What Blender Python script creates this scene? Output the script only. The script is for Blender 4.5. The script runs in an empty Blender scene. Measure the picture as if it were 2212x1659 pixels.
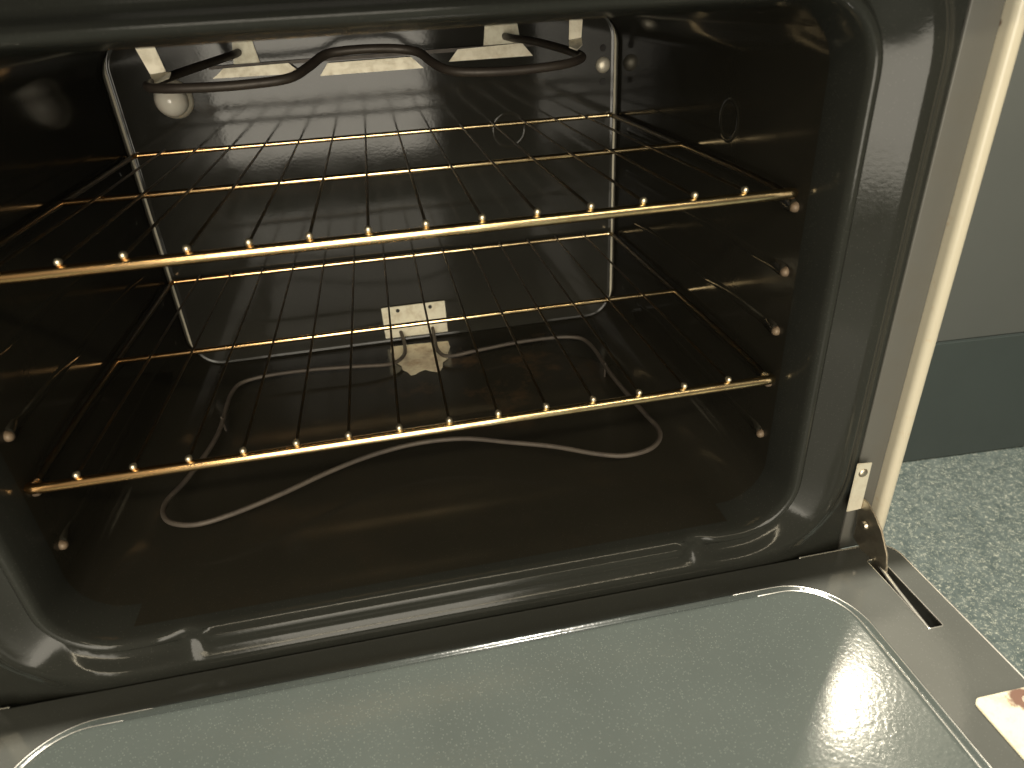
import bpy, bmesh, math, random
from mathutils import Vector, Matrix
random.seed(7)
S = bpy.context.scene
COL = S.collection
PI = math.pi

# ---------------------------------------------------------------- camera
R = [[0.9803573444, -0.1901447665, -0.0523874506],
     [-0.1383522263, -0.4736938288, -0.8697544585],
     [0.1405636464, 0.8599180917, -0.4906961758]]
CAM = Vector((-0.006929, -0.437915, 0.437564))
cd = bpy.data.cameras.new("camera"); cam = bpy.data.objects.new("camera", cd); COL.objects.link(cam)
right, down, fwd = (Vector(r) for r in R)
m = Matrix((right, -down, -fwd)).transposed().to_4x4(); m.translation = CAM
cam.matrix_world = m
cd.sensor_width = 36; cd.lens = 36 * 1469.8 / 2212; cd.clip_start = 0.01; cd.clip_end = 60
cd.dof.use_dof = True; cd.dof.focus_distance = 0.72; cd.dof.aperture_fstop = 6.5
S.camera = cam

# ---------------------------------------------------------------- light
S.view_settings.view_transform = 'Standard'; S.view_settings.look = 'None'
S.view_settings.exposure = 0.1; S.view_settings.gamma = 1.0
S.render.engine = 'CYCLES'
S.cycles.use_denoising = True
S.cycles.max_bounces = 10; S.cycles.glossy_bounces = 6; S.cycles.diffuse_bounces = 4
S.cycles.sample_clamp_indirect = 6
W = bpy.data.worlds.new("World"); S.world = W; W.use_nodes = True
nt = W.node_tree; bg = nt.nodes['Background']
tc = nt.nodes.new('ShaderNodeTexCoord'); sp = nt.nodes.new('ShaderNodeSeparateXYZ')
cr = nt.nodes.new('ShaderNodeValToRGB'); mr = nt.nodes.new('ShaderNodeMapRange')
nt.links.new(tc.outputs['Generated'], sp.inputs[0]); nt.links.new(sp.outputs['Z'], mr.inputs['Value'])
mr.inputs['From Min'].default_value = -1; mr.inputs['From Max'].default_value = 1
nt.links.new(mr.outputs[0], cr.inputs[0]); nt.links.new(cr.outputs[0], bg.inputs[0])
cr.color_ramp.elements[0].position = 0.42; cr.color_ramp.elements[0].color = (0.10, 0.085, 0.06, 1)
cr.color_ramp.elements[1].position = 0.60; cr.color_ramp.elements[1].color = (0.95, 0.86, 0.66, 1)
bg.inputs[1].default_value = 0.16

def area(name, loc, target, sx, sy, power, color, shape='RECTANGLE'):
    l = bpy.data.lights.new(name, 'AREA'); l.shape = shape; l.size = sx
    if shape in ('RECTANGLE', 'ELLIPSE'): l.size_y = sy
    l.energy = power; l.color = color
    o = bpy.data.objects.new(name, l); COL.objects.link(o)
    o.location = loc
    o.rotation_euler = (Vector(target) - Vector(loc)).to_track_quat('-Z', 'Y').to_euler()
    return o
# bright kitchen window / doorway behind the camera (mirrored by the back wall of the oven)
area('window_light', (-0.235, -2.0, 0.72), (-0.235, 0.0, 0.72), 0.95, 1.75, 50, (1.0, 0.92, 0.76))
# ceiling lamp above the open door
area('ceiling_light', (0.25, -0.30, 2.05), (0.2, -0.3, 0.0), 0.06, 0.06, 128, (1.0, 0.925, 0.80), 'DISK')
# added long strip light behind the camera: draws the bright lines on the rack bars and the frame
area('kitchen_light', (0.15, -1.95, 1.75), (0.05, 0.0, 0.2), 2.4, 0.11, 22, (1.0, 0.86, 0.60))
# warm lamp to the right of the oven: its reflection glows on the door
area('side_light', (0.776, 0.352, 0.815), (0.274, -0.158, -0.026), 0.055, 0.055, 4, (1.0, 0.90, 0.70), 'DISK')
area('side_light_shade', (0.815, 0.375, 0.84), (0.274, -0.158, -0.026), 0.48, 0.48, 0.9, (1.0, 0.90, 0.68), 'DISK')

# ---------------------------------------------------------------- materials
def newmat(name):
    m = bpy.data.materials.new(name); m.use_nodes = True
    n = m.node_tree.nodes; l = m.node_tree.links
    return m, n, l, n['Principled BSDF']
def nd(n, t, **kw):
    x = n.new(t)
    for k, v in kw.items():
        if k in x.inputs: x.inputs[k].default_value = v
        else: setattr(x, k, v)
    return x
def ramp(n, l, src, p0, c0, p1, c1):
    r = n.new('ShaderNodeValToRGB'); l.new(src, r.inputs[0])
    e = r.color_ramp.elements; e[0].position = p0; e[0].color = c0; e[1].position = p1; e[1].color = c1
    return r.outputs[0]
def g(v): return (v, v, v, 1)
def mixc(n, l, fac, a, b):
    x = n.new('ShaderNodeMix'); x.data_type = 'RGBA'; l.new(fac, x.inputs[0])
    for s, v in ((6, a), (7, b)):
        if isinstance(v, tuple): x.inputs[s].default_value = v
        else: l.new(v, x.inputs[s])
    return x.outputs[2]

def enamel(name, base, speck, rough, amount, peel=0.25, stain=0.0, spec=0.5, rvar=0.09):
    m, n, l, b = newmat(name)
    tc = n.new('ShaderNodeTexCoord'); co = tc.outputs['Object']
    v = nd(n, 'ShaderNodeTexVoronoi', Scale=700.0); l.new(co, v.inputs['Vector'])
    d = ramp(n, l, v.outputs['Distance'], 0.14, g(1), 0.34, g(0))
    sc = n.new('ShaderNodeSeparateColor'); l.new(v.outputs['Color'], sc.inputs[0])
    r = ramp(n, l, sc.outputs[0], 1 - amount, g(0), 1 - amount + 0.12, g(1))
    mu = nd(n, 'ShaderNodeMath', operation='MULTIPLY'); l.new(d, mu.inputs[0]); l.new(r, mu.inputs[1])
    big = nd(n, 'ShaderNodeTexNoise', Scale=9.0, Detail=5.0); l.new(co, big.inputs['Vector'])
    bb = ramp(n, l, big.outputs[0], 0.3, (base[0]*.92, base[1]*.92, base[2]*.92, 1), 0.7, (base[0]*1.08, base[1]*1.08, base[2]*1.08, 1))
    c = mixc(n, l, mu.outputs[0], bb, (*speck, 1))
    if stain:
        st = nd(n, 'ShaderNodeTexNoise', Scale=14.0, Detail=7.0, Roughness=0.7); l.new(co, st.inputs['Vector'])
        sm = ramp(n, l, st.outputs[0], 0.52, g(0), 0.66, g(stain))
        # baked-on spills gathered towards the back right of the sheet
        mp = n.new('ShaderNodeMapping'); l.new(co, mp.inputs[0]); mp.inputs['Location'].default_value = (-0.09, -0.37, 0)
        ln = nd(n, 'ShaderNodeVectorMath', operation='LENGTH'); l.new(mp.outputs[0], ln.inputs[0])
        zone = ramp(n, l, ln.outputs['Value'], 0.06, g(1), 0.17, g(0.06))
        zm = nd(n, 'ShaderNodeMath', operation='MULTIPLY'); l.new(sm, zm.inputs[0]); l.new(zone, zm.inputs[1]); sm = zm.outputs[0]
        c = mixc(n, l, sm, c, (0.10, 0.06, 0.03, 1))
    l.new(c, b.inputs['Base Color'])
    sm2 = nd(n, 'ShaderNodeTexNoise', Scale=22.0, Detail=6.0, Roughness=0.6); l.new(co, sm2.inputs['Vector'])
    rr = nd(n, 'ShaderNodeMapRange'); l.new(sm2.outputs[0], rr.inputs['Value'])
    rr.inputs['From Min'].default_value = 0.35; rr.inputs['From Max'].default_value = 0.7
    rr.inputs['To Min'].default_value = rough; rr.inputs['To Max'].default_value = rough + rvar
    l.new(rr.outputs[0], b.inputs['Roughness'])
    b.inputs['Specular IOR Level'].default_value = spec
    pe = nd(n, 'ShaderNodeTexNoise', Scale=330.0, Detail=3.0); l.new(co, pe.inputs['Vector'])
    wv = nd(n, 'ShaderNodeTexNoise', Scale=13.0, Detail=1.0); l.new(co, wv.inputs['Vector'])
    b1 = nd(n, 'ShaderNodeBump', Strength=peel, Distance=0.0006); l.new(pe.outputs[0], b1.inputs['Height'])
    b2 = nd(n, 'ShaderNodeBump', Strength=0.25, Distance=0.0010); l.new(wv.outputs[0], b2.inputs['Height'])
    l.new(b1.outputs[0], b2.inputs['Normal']); l.new(b2.outputs[0], b.inputs['Normal'])
    return m

def metal(name, col, rough, grime=(0.2, 0.12, 0.05), amt=0.3, scale=60, metallic=1.0):
    m, n, l, b = newmat(name)
    tc = n.new('ShaderNodeTexCoord')
    t = nd(n, 'ShaderNodeTexNoise', Scale=float(scale), Detail=5.0, Roughness=0.65); l.new(tc.outputs['Object'], t.inputs['Vector'])
    f = ramp(n, l, t.outputs[0], 0.45, g(0), 0.75, g(amt))
    l.new(mixc(n, l, f, (*col, 1), (*grime, 1)), b.inputs['Base Color'])
    b.inputs['Metallic'].default_value = metallic
    rr = nd(n, 'ShaderNodeMapRange'); l.new(t.outputs[0], rr.inputs['Value'])
    rr.inputs['To Min'].default_value = rough * 0.8; rr.inputs['To Max'].default_value = rough * 1.3
    l.new(rr.outputs[0], b.inputs['Roughness'])
    return m

M = {}
M['cavity'] = enamel('cavity_enamel', (0.024, 0.022, 0.0165), (0.045, 0.04, 0.034), 0.10, 0.25, peel=0.05, spec=0.16, rvar=0.04)
M['back'] = enamel('back_enamel', (0.023, 0.022, 0.018), (0.04, 0.04, 0.032), 0.06, 0.25, peel=0.04, spec=0.24, rvar=0.05)
M['cfloor'] = enamel('floor_enamel', (0.024, 0.022, 0.0165), (0.045, 0.04, 0.034), 0.10, 0.25, peel=0.05, stain=0.7, spec=0.16, rvar=0.04)
M['frame'] = enamel('frame_enamel', (0.024, 0.025, 0.0215), (0.05, 0.05, 0.043), 0.10, 0.25, peel=0.08, spec=0.20, rvar=0.08)
M['door'] = enamel('door_enamel', (0.048, 0.056, 0.051), (0.105, 0.118, 0.105), 0.14, 0.34, peel=0.22, rvar=0.05)
M['flange'] = enamel('flange_enamel', (0.054, 0.056, 0.050), (0.080, 0.082, 0.074), 0.07, 0.25, peel=0.05, rvar=0.05)
M['trim'] = metal('grey_trim_paint', (0.108, 0.106, 0.095), 0.45, (0.10, 0.09, 0.07), 0.4, 30, 0.0)
M['chrome'] = metal('rack_chrome', (0.95, 0.75, 0.44), 0.19, (0.42, 0.24, 0.09), 0.7, 45)
def heat_tint(m):      # bronze heat colour growing towards one end of the rack bars
    n = m.node_tree.nodes; l = m.node_tree.links; b = n['Principled BSDF']
    src = b.inputs['Base Color'].links[0].from_socket
    tc = n.new('ShaderNodeTexCoord'); sp = n.new('ShaderNodeSeparateXYZ'); l.new(tc.outputs['Object'], sp.inputs[0])
    r = nd(n, 'ShaderNodeMapRange'); l.new(sp.outputs['X'], r.inputs['Value'])
    r.inputs['From Min'].default_value = 0.05; r.inputs['From Max'].default_value = -0.30; r.inputs['To Max'].default_value = 0.85
    l.new(mixc(n, l, r.outputs[0], src, (0.90, 0.50, 0.20, 1)), b.inputs['Base Color'])
heat_tint(M['chrome'])
M['worn'] = metal('worn_ledge_tip', (0.20, 0.145, 0.095), 0.5, (0.10, 0.07, 0.05), 0.9, 160, 0.2)  # lighter tone painting the glint on the ledge ends
M['rim'] = metal('worn_enamel_rim', (0.80, 0.78, 0.70), 0.24, (0.30, 0.28, 0.24), 0.8, 70, 0.9)  # bright metal for the added edge highlight lines and the hinge rods
M['wire'] = metal('rack_wire_steel', (0.14, 0.118, 0.085), 0.36, (0.20, 0.12, 0.05), 0.8, 60)
M['tip'] = metal('wire_tip_steel', (0.95, 0.86, 0.66), 0.38, (0.7, 0.5, 0.3), 0.3, 60)
M['galv'] = metal('galvanised_steel', (0.78, 0.72, 0.58), 0.48, (0.50, 0.42, 0.28), 0.5, 110, 0.45)
M['plate'] = metal('mounting_plate_steel', (0.74, 0.70, 0.56), 0.5, (0.42, 0.33, 0.20), 0.55, 90, 0.35)
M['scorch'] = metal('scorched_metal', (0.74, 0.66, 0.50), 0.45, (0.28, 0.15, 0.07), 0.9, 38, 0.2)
M['element'] = metal('element_sheath', (0.060, 0.048, 0.038), 0.45, (0.04, 0.03, 0.025), 0.8, 70, 0.3)
M['bake'] = metal('bake_sheath', (0.085, 0.070, 0.055), 0.6, (0.05, 0.04, 0.035), 0.8, 70, 0.2)
M['hinge'] = metal('hinge_steel', (0.62, 0.56, 0.46), 0.38, (0.32, 0.24, 0.17), 0.6, 90)
M['hplate'] = metal('hinge_plate_steel', (0.72, 0.68, 0.56), 0.5, (0.5, 0.42, 0.3), 0.5, 120, 0.4)
M['dark'] = metal('dark_gap', (0.012, 0.010, 0.009), 0.6, (0.02, 0.015, 0.01), 0.5, 50, 0.0)
M['screw'] = metal('screw_steel', (0.80, 0.74, 0.60), 0.42, (0.5, 0.4, 0.28), 0.5, 200, 0.5)

def white_paint():
    m, n, l, b = newmat('white_side_paint')
    tc = n.new('ShaderNodeTexCoord')
    t = nd(n, 'ShaderNodeTexNoise', Scale=55.0, Detail=6.0, Roughness=0.7); l.new(tc.outputs['Object'], t.inputs['Vector'])
    c = ramp(n, l, t.outputs[0], 0.62, (0.60, 0.55, 0.43, 1), 0.80, (0.50, 0.36, 0.20, 1))
    v = nd(n, 'ShaderNodeTexVoronoi', Scale=26.0); l.new(tc.outputs['Object'], v.inputs['Vector'])
    d = ramp(n, l, v.outputs['Distance'], 0.07, g(1), 0.10, g(0))
    l.new(mixc(n, l, d, c, (0.12, 0.05, 0.02, 1)), b.inputs['Base Color'])
    b.inputs['Roughness'].default_value = 0.32
    return m
M['white'] = white_paint()

def bulb_mat():
    m, n, l, b = newmat('frosted_glass')
    tc = n.new('ShaderNodeTexCoord')
    t = nd(n, 'ShaderNodeTexNoise', Scale=30.0, Detail=3.0); l.new(tc.outputs['Object'], t.inputs['Vector'])
    l.new(ramp(n, l, t.outputs[0], 0.3, (0.80, 0.76, 0.66, 1), 0.7, (0.66, 0.57, 0.46, 1)), b.inputs['Base Color'])
    b.inputs['Roughness'].default_value = 0.18
    return m
M['bulb'] = bulb_mat()

def rusty():
    m, n, l, b = newmat('rust_stained_white')
    tc = n.new('ShaderNodeTexCoord')
    t = nd(n, 'ShaderNodeTexNoise', Scale=75.0, Detail=8.0, Roughness=0.75); l.new(tc.outputs['Object'], t.inputs['Vector'])
    c = ramp(n, l, t.outputs[0], 0.48, (0.42, 0.39, 0.28, 1), 0.90, (0.30, 0.19, 0.09, 1))
    mp = n.new('ShaderNodeMapping'); l.new(tc.outputs['Object'], mp.inputs[0]); mp.inputs['Location'].default_value = (-0.408, 0.186, 0.033)
    ln = nd(n, 'ShaderNodeVectorMath', operation='LENGTH'); l.new(mp.outputs[0], ln.inputs[0])
    ad = nd(n, 'ShaderNodeMath', operation='MULTIPLY_ADD'); l.new(t.outputs[0], ad.inputs[0]); ad.inputs[1].default_value = -0.02; l.new(ln.outputs['Value'], ad.inputs[2])
    f = ramp(n, l, ad.outputs[0], -0.007, g(1), -0.001, g(0))
    l.new(mixc(n, l, f, c, (0.085, 0.04, 0.024, 1)), b.inputs['Base Color'])
    b.inputs['Roughness'].default_value = 0.5
    return m
M['rusty'] = rusty()

def floor_mat():
    m, n, l, b = newmat('speckled_floor')
    tc = n.new('ShaderNodeTexCoord'); co = tc.outputs['Object']
    base = nd(n, 'ShaderNodeTexNoise', Scale=60.0, Detail=4.0); l.new(co, base.inputs['Vector'])
    c0 = ramp(n, l, base.outputs[0], 0.3, (0.040, 0.055, 0.053, 1), 0.7, (0.075, 0.094, 0.089, 1))
    t = nd(n, 'ShaderNodeTexNoise', Scale=175.0, Detail=1.0, Distortion=1.6); l.new(co, t.inputs['Vector'])
    s = nd(n, 'ShaderNodeMath', operation='SUBTRACT'); l.new(t.outputs[0], s.inputs[0]); s.inputs[1].default_value = 0.5
    a = nd(n, 'ShaderNodeMath', operation='ABSOLUTE'); l.new(s.outputs[0], a.inputs[0])
    line = ramp(n, l, a.outputs[0], 0.010, g(1), 0.040, g(0))
    k = nd(n, 'ShaderNodeTexNoise', Scale=150.0, Detail=2.0); l.new(co, k.inputs['Vector'])
    km = ramp(n, l, k.outputs[0], 0.46, g(0), 0.56, g(1))
    mu = nd(n, 'ShaderNodeMath', operation='MULTIPLY'); l.new(line, mu.inputs[0]); l.new(km, mu.inputs[1])
    l.new(mixc(n, l, mu.outputs[0], c0, (0.32, 0.33, 0.27, 1)), b.inputs['Base Color'])
    b.inputs['Roughness'].default_value = 0.5
    bp = nd(n, 'ShaderNodeBump', Strength=0.2, Distance=0.001); l.new(base.outputs[0], bp.inputs['Height']); l.new(bp.outputs[0], b.inputs['Normal'])
    return m
M['floor'] = floor_mat()
M['wall'] = metal('wall_paint', (0.062, 0.066, 0.061), 0.32, (0.054, 0.058, 0.054), 0.6, 4, 0.0)
M['baseboard'] = metal('baseboard_vinyl', (0.030, 0.038, 0.036), 0.42, (0.025, 0.032, 0.03), 0.6, 8, 0.0)

# ---------------------------------------------------------------- helpers
def link(name, bm, mat, parent=None, smooth=True, bevel=0.0):
    me = bpy.data.meshes.new(name); bm.normal_update(); bm.to_mesh(me); bm.free()
    o = bpy.data.objects.new(name, me); COL.objects.link(o); me.materials.append(M[mat])
    if smooth:
        for p in me.polygons: p.use_smooth = len(p.vertices) <= 8
        try: me.set_sharp_from_angle(angle=math.radians(40))
        except Exception: pass
        for p in me.polygons:          # large flat caps stay truly flat
            if len(p.vertices) > 8: p.use_smooth = False
    if parent: o.parent = parent
    return o
def thing(name, label, cat, loc=(0, 0, 0), group=None):
    o = bpy.data.objects.new(name, None); COL.objects.link(o); o.location = loc
    o.empty_display_size = 0.02
    o['label'] = label; o['category'] = cat
    if group: o['group'] = group
    return o
def keep(o, root):           # parent at world place
    o.parent = root; o.matrix_parent_inverse = Matrix.Translation(-root.location)
    return o
def add_box(bm, x0, x1, y0, y1, z0, z1, bev=0.0, seg=3):
    r = bmesh.ops.create_cube(bm, size=1.0)
    vs = r['verts']
    for v in vs:
        v.co = Vector(((x0 + x1) / 2 + v.co.x * (x1 - x0), (y0 + y1) / 2 + v.co.y * (y1 - y0), (z0 + z1) / 2 + v.co.z * (z1 - z0)))
    if bev:
        es = list({e for v in vs for e in v.link_edges})
        bmesh.ops.bevel(bm, geom=es, offset=bev, segments=seg, affect='EDGES', profile=0.5)
def box(name, mat, parent, *a, bev=0.0, seg=3):
    bm = bmesh.new(); add_box(bm, *a, bev=bev, seg=seg); return link(name, bm, mat, parent)
def smooth_path(pts, n=8):   # Catmull-Rom
    P = [Vector(p) for p in pts]; out = []
    for i in range(len(P) - 1):
        p0 = P[max(i - 1, 0)]; p1 = P[i]; p2 = P[i + 1]; p3 = P[min(i + 2, len(P) - 1)]
        for k in range(n):
            t = k / n
            out.append(0.5 * ((2 * p1) + (p2 - p0) * t + (2 * p0 - 5 * p1 + 4 * p2 - p3) * t * t + (3 * p1 - p0 - 3 * p2 + p3) * t ** 3))
    out.append(P[-1]); return out
def round_poly(pts, r, n=6):  # fillet interior corners
    P = [Vector(p) for p in pts]; out = [P[0]]
    for i in range(1, len(P) - 1):
        a = (P[i - 1] - P[i]); b = (P[i + 1] - P[i]); q = min(r, a.length * .45, b.length * .45)
        A = P[i] + a.normalized() * q; B = P[i] + b.normalized() * q
        for k in range(n + 1):
            t = k / n; out.append((1 - t) ** 2 * A + 2 * t * (1 - t) * P[i] + t * t * B)
    out.append(P[-1]); return out
def add_tube(bm, path, rad, seg=14, caps=True, radii=None):
    P = [Vector(p) for p in path]; rings = []
    t0 = (P[1] - P[0]).normalized(); up = Vector((0, 0, 1)) if abs(t0.z) < .9 else Vector((0, 1, 0))
    nrm = (up - t0 * up.dot(t0)).normalized()
    for i, p in enumerate(P):
        t = (P[min(i + 1, len(P) - 1)] - P[max(i - 1, 0)]).normalized()
        nrm = (nrm - t * nrm.dot(t)).normalized(); bi = t.cross(nrm)
        rr = radii[i] if radii else rad
        rings.append([bm.verts.new(p + (nrm * math.cos(2 * PI * k / seg) + bi * math.sin(2 * PI * k / seg)) * rr) for k in range(seg)])
    for a, b in zip(rings, rings[1:]):
        for k in range(seg): bm.faces.new((a[k], a[(k + 1) % seg], b[(k + 1) % seg], b[k]))
    if caps:
        for ring, s, t in ((rings[0], -1, (P[0] - P[1]).normalized()), (rings[-1], 1, (P[-1] - P[-2]).normalized())):
            c = sum((v.co for v in ring), Vector()) / seg; rr = (ring[0].co - c).length
            prev = ring
            for q in (0.35, 0.7):
                cur = [bm.verts.new(c + (v.co - c) * math.sqrt(1 - q * q) + t * rr * q) for v in ring]
                for k in range(seg):
                    f = (prev[k], prev[(k + 1) % seg], cur[(k + 1) % seg], cur[k])
                    bm.faces.new(f if s > 0 else f[::-1])
                prev = cur
            tip = bm.verts.new(c + t * rr)
            for k in range(seg):
                f = (prev[k], prev[(k + 1) % seg], tip); bm.faces.new(f if s > 0 else f[::-1])
def tube(name, mat, parent, path, rad, **k):
    bm = bmesh.new(); add_tube(bm, path, rad, **k); return link(name, bm, mat, parent)
def add_lathe(bm, prof, origin, axis, seg=28):   # prof: (radius, height along axis)
    ax = Vector(axis).normalized(); u = ax.orthogonal().normalized(); v = ax.cross(u); o = Vector(origin); rings = []
    for r, h in prof:
        if r < 1e-6: rings.append([bm.verts.new(o + ax * h)])
        else: rings.append([bm.verts.new(o + ax * h + (u * math.cos(2 * PI * k / seg) + v * math.sin(2 * PI * k / seg)) * r) for k in range(seg)])
    for a, b in zip(rings, rings[1:]):
        for k in range(seg):
            j = (k + 1) % seg
            if len(a) == 1 and len(b) > 1: bm.faces.new((a[0], b[j], b[k]))
            elif len(b) == 1 and len(a) > 1: bm.faces.new((a[k], a[j], b[0]))
            elif len(a) > 1: bm.faces.new((a[k], a[j], b[j], b[k]))
    bmesh.ops.recalc_face_normals(bm, faces=bm.faces)
def lathe(name, mat, parent, prof, origin, axis, seg=28):
    bm = bmesh.new(); add_lathe(bm, prof, origin, axis, seg); return link(name, bm, mat, parent)
def add_prism(bm, pts, off, bev=0.0):            # planar polygon extruded by a vector
    vs = [bm.verts.new(Vector(p)) for p in pts]; f = bm.faces.new(vs)
    r = bmesh.ops.extrude_face_region(bm, geom=[f])
    nv = [x for x in r['geom'] if isinstance(x, bmesh.types.BMVert)]
    for v in nv: v.co += Vector(off)
    bmesh.ops.recalc_face_normals(bm, faces=bm.faces)
    if bev: bmesh.ops.bevel(bm, geom=[e for e in bm.edges if e.calc_face_angle(0) > 0.6], offset=bev, segments=2, affect='EDGES')
def prism(name, mat, parent, pts, off, bev=0.0):
    bm = bmesh.new(); add_prism(bm, pts, off, bev); return link(name, bm, mat, parent)
def rr_ring(x0, x1, z0, z1, r, nc=14, ns=40):
    """rounded rectangle samples: list of ((u,v) on the curve, outward normal)"""
    out = []
    cs = [((x1 - r, z1 - r), 0), ((x0 + r, z1 - r), 90), ((x0 + r, z0 + r), 180), ((x1 - r, z0 + r), 270)]
    for i, (c, a0) in enumerate(cs):
        for k in range(nc):
            a = math.radians(a0 + 90 * k / (nc - 1)); nn = (math.cos(a), math.sin(a)); out.append(((c[0] + r * nn[0], c[1] + r * nn[1]), nn))
        c2, a2 = cs[(i + 1) % 4]; a = math.radians(a0 + 90); nn = (math.cos(a), math.sin(a))
        A = out[-1][0]; B = (c2[0] + r * nn[0], c2[1] + r * nn[1]); N = ns if i in (0, 2) else 12
        if i == 2: N = 150
        for k in range(1, N): t = k / N; out.append(((A[0] + (B[0] - A[0]) * t, A[1] + (B[1] - A[1]) * t), nn))
    return out
def loft(bm, rings, flip=False, cap=False):
    R_ = [[bm.verts.new(p) for p in r] for r in rings]; n = len(R_[0])
    for a, b in zip(R_, R_[1:]):
        for k in range(n):
            f = (a[k], a[(k + 1) % n], b[(k + 1) % n], b[k]); bm.faces.new(f[::-1] if flip else f)
    if cap: bm.faces.new(R_[-1])
    return R_
def cutout(obj, boxes):
    bm = bmesh.new()
    for b in boxes: add_box(bm, *b)
    me = bpy.data.meshes.new('tmp'); bm.to_mesh(me); bm.free()
    c = bpy.data.objects.new('tmp', me); COL.objects.link(c)
    md = obj.modifiers.new('b', 'BOOLEAN'); md.object = c; md.operation = 'DIFFERENCE'; md.solver = 'EXACT'
    bpy.context.view_layer.update()
    ev = obj.evaluated_get(bpy.context.evaluated_depsgraph_get())
    new = bpy.data.meshes.new_from_object(ev); obj.modifiers.clear(); obj.data = new
    bpy.data.objects.remove(c)
def sstep(a, b, x):
    t = min(1, max(0, (x - a) / (b - a))); return t * t * (3 - 2 * t)

# ================================================================ SETTING
bm = bmesh.new()
vs = [bm.verts.new(p) for p in ((-3, -3, -0.36), (3, -3, -0.36), (3, 3, -0.36), (-3, 3, -0.36))]; bm.faces.new(vs)
fl = link('floor', bm, 'floor'); fl['kind'] = 'structure'

wall = thing('wall', 'plain grey wall with a dark base, meeting the speckled floor right of the oven', 'wall', (1.0, 0.45, -0.36))
wa = Vector((0.879, 0.454, 0)); wb = Vector((1.124, 0.441, 0)); wd = (wb - wa).normalized(); wn = Vector((-wd.y, wd.x, 0))
def wallprism(name, mat, s0, s1, z0, z1, f0, f1, bev=0):
    A = wa + wd * s0 + wn * f0; B = wa + wd * s1 + wn * f0; off = wn * (f1 - f0)
    o = prism(name, mat, None, [(A.x, A.y, z0), (B.x, B.y, z0), (B.x, B.y, z1), (A.x, A.y, z1)], off, bev)
    return keep(o, wall)
wallprism('wall_surface', 'wall', -0.42, 1.4, -0.108, 0.80, 0.004, 0.05)
wallprism('baseboard', 'baseboard', -0.42, 1.4, -0.359, -0.110, 0.0, 0.05, 0.002)  # darker lower band of the wall

# ================================================================ OVEN
oven = thing('oven', 'open electric oven with dark enamel cavity, white side edge and door folded flat', 'oven', (0, 0.2, -0.36))
def P(o): return keep(o, oven)

OX0, OX1, OZ0, OZ1, OR = -0.313, 0.313, 0.0, 0.428, 0.046
base = rr_ring(OX0, OX1, OZ0, OZ1, OR)
def off_ring(d, yf):
    return [Vector((p[0] + nn[0] * d, yf(p, nn), p[1] + nn[1] * d)) for p, nn in base]

# --- cavity liner: four walls as one pressed shell
def liner_ring(y, d):
    return [Vector((p[0] + nn[0] * d, y, p[1] + nn[1] * d)) for p, nn in base]
bm = bmesh.new()
loft(bm, [liner_ring(y, -0.0035) for y in (0.036, 0.08, 0.2, 0.35, 0.46)] + [liner_ring(0.4995, -0.0035)], flip=False)
liner = P(link('cavity_wall', bm, 'cavity'))
# floor sheet of the cavity (stained)
def floor_sheet():
    bm = bmesh.new(); nx, ny = 40, 20; V = []
    for j in range(ny + 1):
        row = []
        for i in range(nx + 1):
            x = -0.262 + 0.524 * i / nx; y = 0.010 + 0.475 * j / ny
            e = min(1, min(0.262 - abs(x), y - 0.010, 0.485 - y) / 0.03)
            row.append(bm.verts.new((x, y, 0.0037 + (0.0022 * sstep(0, 1, e)) - 0.0012 * math.exp(-(x * x + (y - .27) ** 2) / .02))))
        V.append(row)
    for j in range(ny):
        for i in range(nx): bm.faces.new((V[j][i], V[j][i + 1], V[j + 1][i + 1], V[j + 1][i]))
    return link('cavity_floor', bm, 'cfloor')
P(floor_sheet())
# --- back panel with rounded, slightly proud edge
bb = rr_ring(-0.3065, 0.3065, 0.0035, 0.4245, 0.036, ns=30)
bm = bmesh.new()
prof = [(0.0, 0.499), (-0.0005, 0.4977), (-0.0013, 0.4969), (-0.0024, 0.4970), (-0.0034, 0.4975), (-0.0045, 0.4977)]
loft(bm, [[Vector((p[0] + nn[0] * d, y, p[1] + nn[1] * d)) for p, nn in bb] for d, y in prof], flip=False, cap=True)
back = P(link('back_panel', bm, 'back'))

# --- embossed rack ledges on both side walls
def ledge(side, z):
    bm = bmesh.new(); n = 60; seg = 12; rings = []
    X = 0.3105 * side
    for i in range(n + 1):
        t = i / n; y = 0.046 + 0.41 * t
        e = min(t, 1 - t) * 0.41; k = math.sqrt(max(0.0, 1 - (1 - min(1, e / 0.012)) ** 2))
        rings.append([Vector((X - side * 0.0064 * (0.22 + 0.78 * math.exp(-((y - 0.050) / 0.013) ** 2)) * k * math.sin(PI * j / seg), y, z - 0.0065 * k * math.cos(PI * j / seg))) for j in range(seg + 1)])
    R_ = [[bm.verts.new(p) for p in r] for r in rings]
    for a, b in zip(R_, R_[1:]):
        for j in range(seg):
            f = (a[j], a[j + 1], b[j + 1], b[j]); bm.faces.new(f if side < 0 else f[::-1])
    bmesh.ops.remove_doubles(bm, verts=bm.verts, dist=1e-6)
    lg = P(link('rack_ledge', bm, 'cavity'))
    tp = lathe('worn_tip', 'worn', None, [(0, 0.0050), (0.0018, 0.0046), (0.0033, 0.0034), (0.0041, 0.0008), (0.0044, -0.001)], (X - side * 0.0016, 0.050, z), (-side, -0.55, 0), 16)  # small added dome, painted glint at the front of the ledge
    tp.parent = lg; tp.matrix_parent_inverse = Matrix.Identity(4)
    return lg
for s in (-1, 1):
    for z in (0.283, 0.229, 0.175, 0.1235, 0.068): ledge(s, z)

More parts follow.
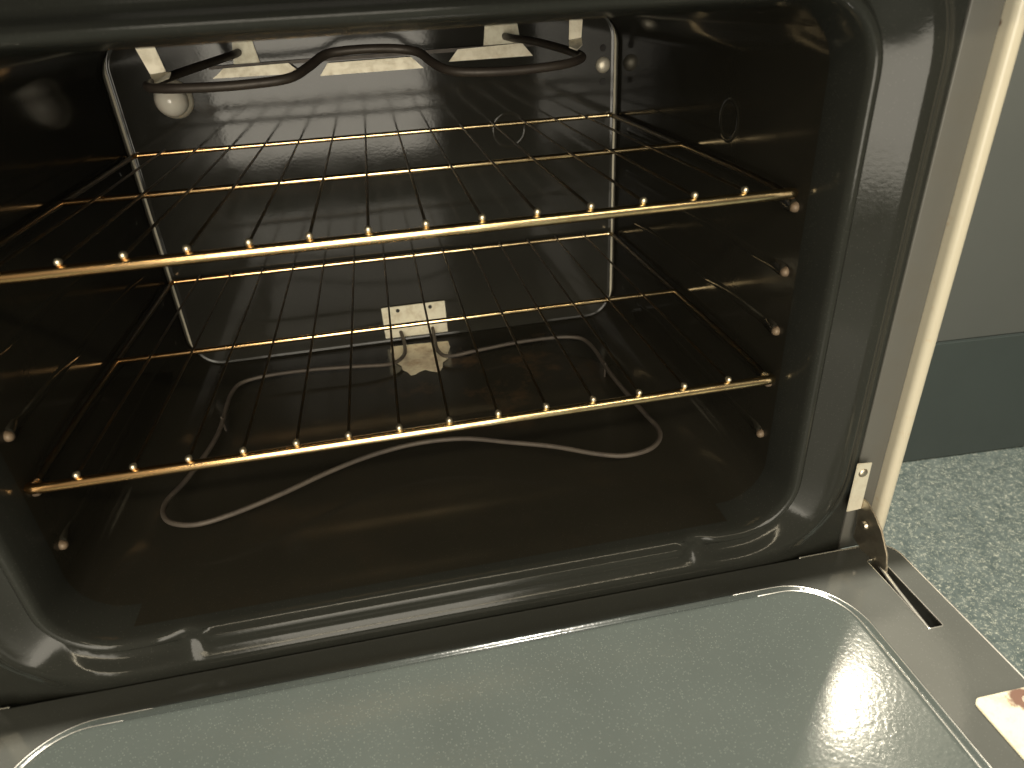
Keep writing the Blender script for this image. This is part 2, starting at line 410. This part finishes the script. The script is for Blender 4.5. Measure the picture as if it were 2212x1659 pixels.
# --- front frame
def std_y(j): return STD[j][1]
STD = [(-0.0035, 0.040), (-0.003, 0.020), (0.0, 0.008), (0.0008, 0.003), (0.0025, -0.001), (0.005, -0.0030), (0.0078, -0.0032), (0.0105, -0.0012), (0.0122, 0.002),
       (0.0138, 0.0075), (0.0165, 0.0120), (0.0190, 0.0130), (0.0225, 0.0115), (0.030, 0.0077), (0.038, 0.0037), (0.046, -0.0003), (0.051, -0.0022), (0.055, -0.0015), (0.060, 0.0030), (0.068, 0.0055), (0.0720, 0.0060)]
MID = [(-0.0035, 0.040), (-0.003, 0.020), (0.0, 0.006), (0.0006, 0.002), (0.0018, 0.000), (0.0035, 0.0018), (0.0060, 0.0040), (0.0080, 0.0022), (0.0092, -0.0016),
       (0.0108, -0.0030), (0.0170, -0.0033), (0.0215, -0.0038), (0.0240, -0.0052), (0.0262, -0.0076), (0.0280, -0.0092), (0.0305, -0.0100), (0.034, -0.0102), (0.038, -0.0102), (0.044, -0.0102), (0.052, -0.0102), (0.06, -0.0100)]
BOT = [(-0.0035, 0.040), (-0.003, 0.020), (0.0, 0.008), (0.0008, 0.003), (0.0025, -0.001), (0.005, -0.0030), (0.0078, -0.0032), (0.0105, -0.0012), (0.0122, 0.002),
       (0.0140, 0.0042), (0.0175, 0.0040), (0.0215, 0.0010), (0.0240, -0.0030), (0.0262, -0.0066), (0.0280, -0.0088), (0.0305, -0.0100), (0.034, -0.0102), (0.038, -0.0102), (0.044, -0.0102), (0.052, -0.0102), (0.06, -0.0100)]
NOT = [(-0.0035, 0.040), (-0.003, 0.020), (0.0, 0.008), (0.0010, 0.004), (0.0030, 0.0025), (0.005, 0.0020), (0.0078, 0.0020), (0.0105, 0.0018), (0.0122, 0.0012),
       (0.0140, 0.0000), (0.0175, -0.0025), (0.0215, -0.0054), (0.0240, -0.0072), (0.0262, -0.0086), (0.0280, -0.0095), (0.0305, -0.0100), (0.034, -0.0102), (0.038, -0.0102), (0.044, -0.0102), (0.052, -0.0102), (0.06, -0.0100)]
bm = bmesh.new(); rings = []
for j in range(len(STD)):
    ring = []
    for p, nn in base:
        wb_ = sstep(0.55, 0.98, -nn[1])
        wm_ = wb_ * (1 - sstep(0.207, 0.222, abs(p[0] - 0.004)))
        d = STD[j][0] * (1 - wb_) + BOT[j][0] * wb_; y = STD[j][1] * (1 - wb_) + BOT[j][1] * wb_
        d = d * (1 - wm_) + MID[j][0] * wm_; y = y * (1 - wm_) + MID[j][1] * wm_
        # pressed saddle on each side of the raised middle shelf
        q_ = (abs(p[0] - 0.004) - 0.224)
        nt_ = wb_ * math.exp(-(q_ / (0.009 if q_ < 0 else 0.013)) ** 2)
        d = d * (1 - nt_) + NOT[j][0] * nt_; y = y * (1 - nt_) + NOT[j][1] * nt_
        ring.append(Vector((p[0] + nn[0] * d, y, p[1] + nn[1] * d)))
    rings.append(ring)
last = []
for q in rings[-1]:
    a = q.x; b = q.z - 0.214
    k = min(0.3833 / max(abs(a), 1e-6), (0.283 if b > 0 else 0.310) / max(abs(b), 1e-6))
    last.append(Vector((a * k, 0.0065 if q.y > 0 else q.y, 0.214 + b * k)))
rings.append(last)
loft(bm, rings, flip=False)
frame = P(link('front_frame', bm, 'frame'))

# --- outer trim, side panels, body
for s in (-1, 1):
    xa, xb = sorted((s * 0.3835, s * 0.4098))
    P(box('grey_trim', 'trim', None, xa, xb, 0.0045, 0.03, -0.055, 0.52, bev=0.0012))
    xa, xb = sorted((s * 0.4102, s * 0.4225))
    P(box('white_side_edge', 'white', None, xa, xb, -0.006, 0.475, -0.05, 0.56, bev=0.0055, seg=5))
P(box('upper_front', 'frame', None, -0.3833, 0.3833, 0.009, 0.03, 0.497, 0.56))
P(box('control_fascia', 'frame', None, -0.4185, 0.4185, -0.108, 0.005, 0.475, 0.60, bev=0.008))  # unseen overhang, deepened so its shadow covers the rear strip of the door
P(box('cooktop', 'white', None, -0.42, 0.42, -0.045, 0.50, 0.602, 0.625, bev=0.006))
P(box('outer_body', 'white', None, -0.402, 0.402, 0.502, 0.52, -0.35, 0.60))
P(box('lower_body', 'dark', None, -0.4175, 0.4175, 0.012, 0.475, -0.355, -0.09, bev=0.004))
P(box('drawer_front', 'white', None, -0.4185, 0.4185, -0.020, 0.010, -0.345, -0.105, bev=0.006))

# --- broil element, hung from the cavity roof
el = [(-0.156, 0.494, 0.401), (-0.158, 0.46, 0.400), (-0.175, 0.40, 0.396), (-0.196, 0.345, 0.391), (-0.206, 0.30, 0.388), (-0.203, 0.272, 0.387), (-0.185, 0.255, 0.386),
      (-0.150, 0.250, 0.385), (-0.115, 0.250, 0.385), (-0.080, 0.255, 0.387), (-0.062, 0.275, 0.394), (-0.047, 0.295, 0.402), (-0.028, 0.30, 0.404), (0.0, 0.30, 0.404), (0.026, 0.30, 0.402), (0.042, 0.293, 0.398),
      (0.052, 0.275, 0.390), (0.066, 0.257, 0.3835), (0.09, 0.250, 0.381), (0.13, 0.250, 0.380), (0.172, 0.254, 0.3815), (0.196, 0.272, 0.384), (0.203, 0.30, 0.386),
      (0.196, 0.345, 0.390), (0.182, 0.40, 0.395), (0.166, 0.46, 0.398), (0.163, 0.494, 0.399)]
broil = P(tube('broil_element', 'element', None, smooth_path(el, 6), 0.0042, seg=16))
# --- straps that carry it
def strap(x, s):
    bm = bmesh.new(); y = 0.305; w = 0.0068; t = 0.0008
    prof = [(x + s * 0.006, 0.4240), (x + s * 0.003, 0.404), (x, 0.3945), (x - s * 0.006, 0.3925)]
    for (xa, za), (xb, zb) in zip(prof, prof[1:]):
        d = Vector((xb - xa, 0, zb - za)).normalized(); nn = Vector((-d.z, 0, d.x)) * t
        vs = []
        for yy in (y - w, y + w):
            for q in ((xa, za, 1), (xb, zb, 1), (xb, zb, -1), (xa, za, -1)):
                vs.append(bm.verts.new((q[0] + nn.x * q[2], yy, q[1] + nn.z * q[2])))
        a, b = vs[:4], vs[4:]
        bm.faces.new(a); bm.faces.new(b[::-1])
        for k in range(4): bm.faces.new((a[k], b[k], b[(k + 1) % 4], a[(k + 1) % 4]))
    bmesh.ops.recalc_face_normals(bm, faces=bm.faces)
    return bm
def clip(name, pts, yth=0.0012):   # flat bent strap facing the room, outline in x,z
    return prism(name, 'galv', None, [(x, y, z) for x, y, z in pts], (0, yth, 0), 0.0003)
P(clip('hanger_strap', [(-0.2165, 0.306, 0.4245), (-0.199, 0.306, 0.4245), (-0.1935, 0.306, 0.3965), (-0.2080, 0.306, 0.3950)]))
P(prism('hanger_foot', 'galv', None, [(-0.2080, 0.3055, 0.3948), (-0.1935, 0.3055, 0.3963), (-0.186, 0.292, 0.3970), (-0.1885, 0.290, 0.3925), (-0.203, 0.290, 0.3885)], (0, 0.0005, -0.0012)))
P(clip('hanger_strap', [(0.1950, 0.306, 0.4245), (0.2090, 0.306, 0.4245), (0.2070, 0.306, 0.4010), (0.1938, 0.306, 0.3995)]))
P(prism('hanger_foot', 'galv', None, [(0.1938, 0.3055, 0.3992), (0.2070, 0.3055, 0.4008), (0.2040, 0.292, 0.3960), (0.1980, 0.290, 0.3915), (0.190, 0.290, 0.3945)], (0, 0.0005, -0.0012)))
# --- slotted steel shield strip on the back wall behind the element
Y = 0.488
bm = bmesh.new()
for pts in ([(-0.190, 0.3755), (-0.088, 0.3745), (-0.101, 0.3865), (-0.176, 0.3855), (-0.1815, 0.381)],
            [(-0.067, 0.3700), (0.058, 0.3705), (0.044, 0.3840), (-0.056, 0.3835)],
            [(0.090, 0.3755), (0.196, 0.3755), (0.183, 0.3905), (0.102, 0.3885)]):
    add_prism(bm, [(x, Y, z) for x, z in pts], (0, 0.0012, 0), 0.0)
P(link('heat_shield', bm, 'galv', smooth=False))
P(prism('shield_rail', 'element', None, [(-0.192, 0.4903, 0.3850), (0.20, 0.4903, 0.3860), (0.20, 0.4903, 0.3905), (-0.192, 0.4903, 0.3885)], (0, 0.006, 0)))
for x0, x1 in ((-0.160, -0.134), (0.139, 0.183)):
    tp = P(prism('terminal_plate', 'plate', None, [(x0 - 0.004, 0.4945, 0.3885), (x1, 0.4945, 0.3885), (x1 - 0.004, 0.4945, 0.414), (x0, 0.4945, 0.416)], (0, 0.0015, 0), 0.0004))

# --- oven lamp
lamp = P(lathe('oven_lamp', 'bulb', None, [(0.0, 0.030), (0.006, 0.0292), (0.012, 0.026), (0.0165, 0.020), (0.0185, 0.013), (0.018, 0.006), (0.0165, 0.0)], (-0.241, 0.4955, 0.356), (0, -1, 0)))
lc = P(lathe('lamp_collar', 'screw', None, [(0.0162, 0.007), (0.019, 0.006), (0.0215, 0.003), (0.0222, 0.0)], (-0.241, 0.4968, 0.356), (0, -1, 0)))
# --- screws
def screw(origin, axis, r, key=None):
    o = P(lathe('screw', 'screw', None, [(0.0, r * .55), (r * .5, r * .5), (r * .85, r * .32), (r, 0.0006), (r, -0.001)], origin, axis, 20))
    return o
screw((0.291, 0.4975, 0.358), (0, -1, 0), 0.0098)
for z in (0.378, 0.338):
    P(lathe('keyhole', 'dark', None, [(0.0, 0.0006), (0.0038, 0.0005), (0.0042, -0.0006)], (0.291, 0.4975, z), (0, -1, 0), 16))
screw((0.3092, 0.365, 0.403), (-1, 0, 0), 0.0062)
# --- pressed knockout rings
def ring_emb(origin, axis, r):
    return P(lathe('embossed_ring', 'cavity', None, [(r + .003, -0.0002), (r + .0015, 0.0003), (r, 0.0006), (r - .0015, 0.0003), (r - .003, -0.0002)], origin, axis, 40))
ring_emb((0.163, 0.4978, 0.288), (0, -1, 0), 0.021)
ring_emb((0.3095, 0.176, 0.331), (-1, 0, 0), 0.017)

# --- bake element and its mounting plate
mp_ = P(prism('mounting_plate', 'plate', None, [(-0.039, 0.4935, 0.012), (0.053, 0.4935, 0.011), (0.053, 0.4935, 0.0605), (-0.039, 0.4935, 0.0605)], (0, 0.0018, 0), 0.0006))
for x, z in ((-0.016, 0.054), (0.031, 0.054), (0.009, 0.032)):
    h = lathe('plate_hole', 'dark', None, [(0.0, 0.0006), (0.0028, 0.0005), (0.003, -0.0005)], (x, 0.4935, z), (0, -1, 0), 14)
    h.parent = mp_; h.matrix_parent_inverse = Matrix.Identity(4)
bk = [(-0.016, 0.494, 0.020), (-0.013, 0.46, 0.016), (-0.016, 0.425, 0.015), (-0.035, 0.402, 0.016), (-0.08, 0.40, 0.020), (-0.15, 0.405, 0.022), (-0.215, 0.400, 0.022), (-0.236, 0.37, 0.022), (-0.236, 0.27, 0.022),
      (-0.250, 0.19, 0.024), (-0.262, 0.145, 0.027), (-0.252, 0.112, 0.030), (-0.226, 0.099, 0.030), (-0.195, 0.105, 0.030), (-0.152, 0.124, 0.030), (-0.105, 0.150, 0.030), (-0.063, 0.168, 0.030), (-0.015, 0.178, 0.030), (0.036, 0.174, 0.030),
      (0.085, 0.153, 0.030), (0.128, 0.133, 0.030), (0.165, 0.110, 0.030), (0.194, 0.099, 0.030), (0.225, 0.106, 0.030), (0.242, 0.132, 0.030), (0.240, 0.18, 0.028), (0.236, 0.27, 0.024), (0.236, 0.37, 0.022),
      (0.215, 0.400, 0.022), (0.15, 0.405, 0.022), (0.085, 0.400, 0.020), (0.045, 0.402, 0.016), (0.032, 0.425, 0.015), (0.031, 0.46, 0.016), (0.031, 0.494, 0.020)]
P(tube('bake_element', 'bake', None, smooth_path(bk, 6), 0.0026, seg=14))
for x, y in ((-0.236, 0.30), (0.236, 0.30)):
    P(tube('element_foot', 'bake', None, [(x, y, 0.027), (x, y + .001, 0.016), (x, y + 0.002, 0.0075)], 0.0012, seg=8))

# pale patch painting the mounting plate's reflection on the floor sheet
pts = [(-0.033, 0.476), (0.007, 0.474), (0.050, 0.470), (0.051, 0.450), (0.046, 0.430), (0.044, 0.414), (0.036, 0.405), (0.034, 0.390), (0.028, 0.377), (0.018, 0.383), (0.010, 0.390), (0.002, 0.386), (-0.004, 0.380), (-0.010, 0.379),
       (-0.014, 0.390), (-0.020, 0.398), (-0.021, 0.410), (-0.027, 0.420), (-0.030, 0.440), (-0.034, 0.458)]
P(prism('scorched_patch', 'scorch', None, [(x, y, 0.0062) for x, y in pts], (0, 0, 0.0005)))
# --- door, folded down flat
door = thing_door = box('door', 'flange', None, -0.424, 0.424, -0.50, -0.0106, -0.078, -0.038, bev=0.0)
bm = bmesh.new(); bm.from_mesh(door.data)
ve = [e for e in bm.edges if abs(e.verts[0].co.z - e.verts[1].co.z) > 0.02]
bmesh.ops.bevel(bm, geom=ve, offset=0.020, segments=8, affect='EDGES', profile=0.5)
te = [e for e in bm.edges if e.calc_face_angle(0) > 0.8]
bmesh.ops.bevel(bm, geom=te, offset=0.0035, segments=6, affect='EDGES', profile=0.5)
bm.to_mesh(door.data); bm.free()
cutout(door, [(0.3865, 0.4005, -0.112, -0.030, -0.070, -0.02), (-0.4005, -0.3865, -0.112, -0.030, -0.070, -0.02)])
door.data.materials.clear(); door.data.materials.append(M['flange'])
for p in door.data.polygons: p.use_smooth = True
try: door.data.set_sharp_from_angle(angle=math.radians(30))
except Exception: pass
P(door)
def D(o): o.parent = door; o.matrix_parent_inverse = Matrix.Identity(4); return o
# raised inner panel
pr = rr_ring(-0.345, 0.345, -0.475, -0.040, 0.062, nc=20, ns=30)
PP = [(0.0, -0.0385), (-0.0008, -0.0362), (-0.0020, -0.0343), (-0.0036, -0.0333), (-0.0052, -0.0336), (-0.0066, -0.0347), (-0.0080, -0.0353), (-0.0094, -0.0350), (-0.0108, -0.0335), (-0.0120, -0.0312),
      (-0.0134, -0.0288), (-0.0150, -0.0271), (-0.0170, -0.0262), (-0.0190, -0.0260), (-0.0195, -0.0260), (-0.024, -0.0260)]
bm = bmesh.new()
loft(bm, [[Vector((p[0] + nn[0] * d, p[1] + nn[1] * d, z)) for p, nn in pr] for d, z in PP], flip=False, cap=True)
D(link('inner_panel', bm, 'door'))
for s in (-1, 1):
    xa, xb = sorted((s * 0.3868, s * 0.4002))
    D(box('slot_lining', 'dark', None, xa, xb, -0.1115, -0.0305, -0.0698, -0.0660))
# added thin bright tubes painting highlight lines: panel beads, outer edge, slots
def ring_tube(name, ring, rad, parent):
    bm = bmesh.new(); n_ = len(ring); seg = 8; V = []
    for i, p in enumerate(ring):
        t = (ring[(i + 1) % n_] - ring[i - 1]).normalized(); a = Vector((0, 0, 1)); b_ = t.cross(a).normalized()
        V.append([bm.verts.new(p + (a * math.cos(2 * PI * k / seg) + b_ * math.sin(2 * PI * k / seg)) * rad) for k in range(seg)])
    for i in range(n_):
        for k in range(seg): bm.faces.new((V[i][k], V[(i + 1) % n_][k], V[(i + 1) % n_][(k + 1) % seg], V[i][(k + 1) % seg]))
    bmesh.ops.recalc_face_normals(bm, faces=bm.faces)
    return D(link(name, bm, 'rim', None))
def highlight_run(name, pts, rad): return D(tube(name, 'rim', None, pts, rad, seg=8))
for s in (-1, 1):      # painted panel highlights run only along the corners and sides
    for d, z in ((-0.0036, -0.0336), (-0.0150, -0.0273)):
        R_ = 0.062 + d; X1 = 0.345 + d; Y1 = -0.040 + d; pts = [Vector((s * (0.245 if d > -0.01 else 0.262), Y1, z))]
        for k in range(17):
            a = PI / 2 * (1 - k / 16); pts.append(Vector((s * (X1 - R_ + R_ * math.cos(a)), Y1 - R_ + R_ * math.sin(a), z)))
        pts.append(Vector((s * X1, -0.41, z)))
        highlight_run('panel_rim', pts, 0.00055)
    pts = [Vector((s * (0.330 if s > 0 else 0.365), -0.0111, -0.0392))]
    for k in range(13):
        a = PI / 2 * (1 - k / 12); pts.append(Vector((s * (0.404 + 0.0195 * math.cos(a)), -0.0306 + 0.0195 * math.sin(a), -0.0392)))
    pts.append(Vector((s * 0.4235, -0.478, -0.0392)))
    highlight_run('door_rim', pts, 0.0010)
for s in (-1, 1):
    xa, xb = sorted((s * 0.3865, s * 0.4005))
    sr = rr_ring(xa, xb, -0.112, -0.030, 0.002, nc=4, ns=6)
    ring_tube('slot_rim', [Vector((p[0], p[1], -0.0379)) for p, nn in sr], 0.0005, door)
# rust stained plate screwed on the door flange
D(prism('edge_plate', 'rusty', None, [(0.3695, -0.181, -0.0378), (0.3745, -0.1765, -0.0378), (0.4160, -0.1765, -0.0378), (0.4160, -0.262, -0.0378), (0.3695, -0.262, -0.0378)], (0, 0, 0.0016), 0.0006))
D(lathe('edge_plate_screw', 'screw', None, [(0, 0.0022), (0.003, 0.0018), (0.0042, 0.0)], (0.409, -0.187, -0.0362), (0, 0, 1), 18))
# --- hinges
for s in (-1, 1):
    X = lambda v: s * v
    hp = P(prism('hinge_plate', 'hplate', None, [(X(0.3745), -0.0045, 0.058), (X(0.3895), -0.0045, 0.0565), (X(0.3900), -0.0045, 0.003), (X(0.3750), -0.0045, 0.002)], (0, 0.0012, 0), 0.0005))
    r_ = lathe('rivet', 'hinge', None, [(0, 0.0020), (0.0025, 0.0017), (0.0042, 0.0008), (0.0046, 0)], (X(0.3822), -0.0045, 0.0465), (0, -1, 0), 20)
    r_.parent = hp; r_.matrix_parent_inverse = Matrix.Identity(4)
    arm = [(0.003, 0.008), (-0.004, 0.007), (-0.010, 0.000), (-0.020, -0.014), (-0.030, -0.028), (-0.040, -0.044), (-0.052, -0.0545), (-0.075, -0.0600), (-0.104, -0.0570),
           (-0.104, -0.0515), (-0.080, -0.0520), (-0.060, -0.0490), (-0.036, -0.0530), (-0.020, -0.0520), (-0.006, -0.0460), (0.004, -0.036), (0.0075, -0.018)]
    arm = [(-0.002, 0.014), (0.000, 0.000), (-0.003, -0.016), (-0.003, -0.033), (-0.014, -0.0375), (-0.027, -0.0450), (-0.040, -0.0500), (-0.050, -0.0480),
           (-0.0475, -0.036), (-0.0435, -0.020), (-0.032, -0.002), (-0.020, 0.009), (-0.009, 0.0145)]
    P(prism('hinge_arm', 'hinge', None, [(X(0.3900 + 0.10 * max(0.0, -y - 0.01)), y, z) for y, z in arm], (X(0.0018), 0, 0), 0.0004))
    P(lathe('hinge_pin', 'hinge', None, [(0, 0.003), (0.003, 0.0028), (0.004, 0.0015), (0.0042, 0)], (X(0.3900), -0.014, -0.009), (-s, 0, 0), 18))
    P(tube('hinge_spring_rod', 'rim', None, [(X(0.3945), -0.038, -0.0390), (X(0.3912), -0.070, -0.0400), (X(0.3888), -0.110, -0.0415)], 0.0017, seg=8))

# ================================================================ RACKS
def make_rack(loc, label):
    r = thing('oven_rack', label, 'oven rack', loc, 'wire racks inside the oven')
    HW, L, Mm = 0.3035, 0.4535, 0.2175       # half width, depth, middle bar
    rb = 0.0042
    def put(o): o.parent = r; return o
    put(tube('front_bar', 'chrome', None, round_poly([(-HW, 0.012, -0.003), (-HW, 0.0, 0), (HW, 0.0, 0), (HW, 0.012, -0.003)], 0.006), rb))
    put(tube('rear_bar', 'chrome', None, round_poly([(-HW, L - 0.012, 0), (-HW, L, 0), (HW, L, 0), (HW, L - 0.012, 0)], 0.008), 0.0030))
    put(tube('cross_bar', 'chrome', None, [(-HW, Mm, 0), (HW, Mm, 0)], 0.0028))
    for s in (-1, 1):
        put(tube('side_bar', 'wire', None, [(s * HW, 0.012, -0.003), (s * HW, 0.03, -0.0015), (s * HW, 0.1, 0), (s * HW, L - 0.012, 0)], 0.0026))
    wires = []
    for i in range(14):
        x = -0.003 + (i - 6.5) * 0.0406
        w = tube('wire', 'wire', None, [(x, 0.0012, rb + 0.0019), (x + 0.0002 * random.uniform(-1, 1), L * 0.5, 0.0042), (x, L + 0.0015, 0.0042)], 0.0012, seg=10)
        put(w)
        t = lathe('wire_tip', 'tip', None, [(0, 0.0030), (0.0014, 0.0027), (0.0024, 0.0015), (0.0027, 0.0), (0.0018, -0.0025)], (x, 0.0004, rb + 0.0024), (0, -1, 0), 14)
        t.parent = w
    return r
make_rack((-0.0005, 0.0440, 0.2960), 'upper chrome wire rack, near the top of the dark oven')
make_rack((-0.0005, 0.0350, 0.1355), 'lower chrome wire rack, above the bottom heating loop')
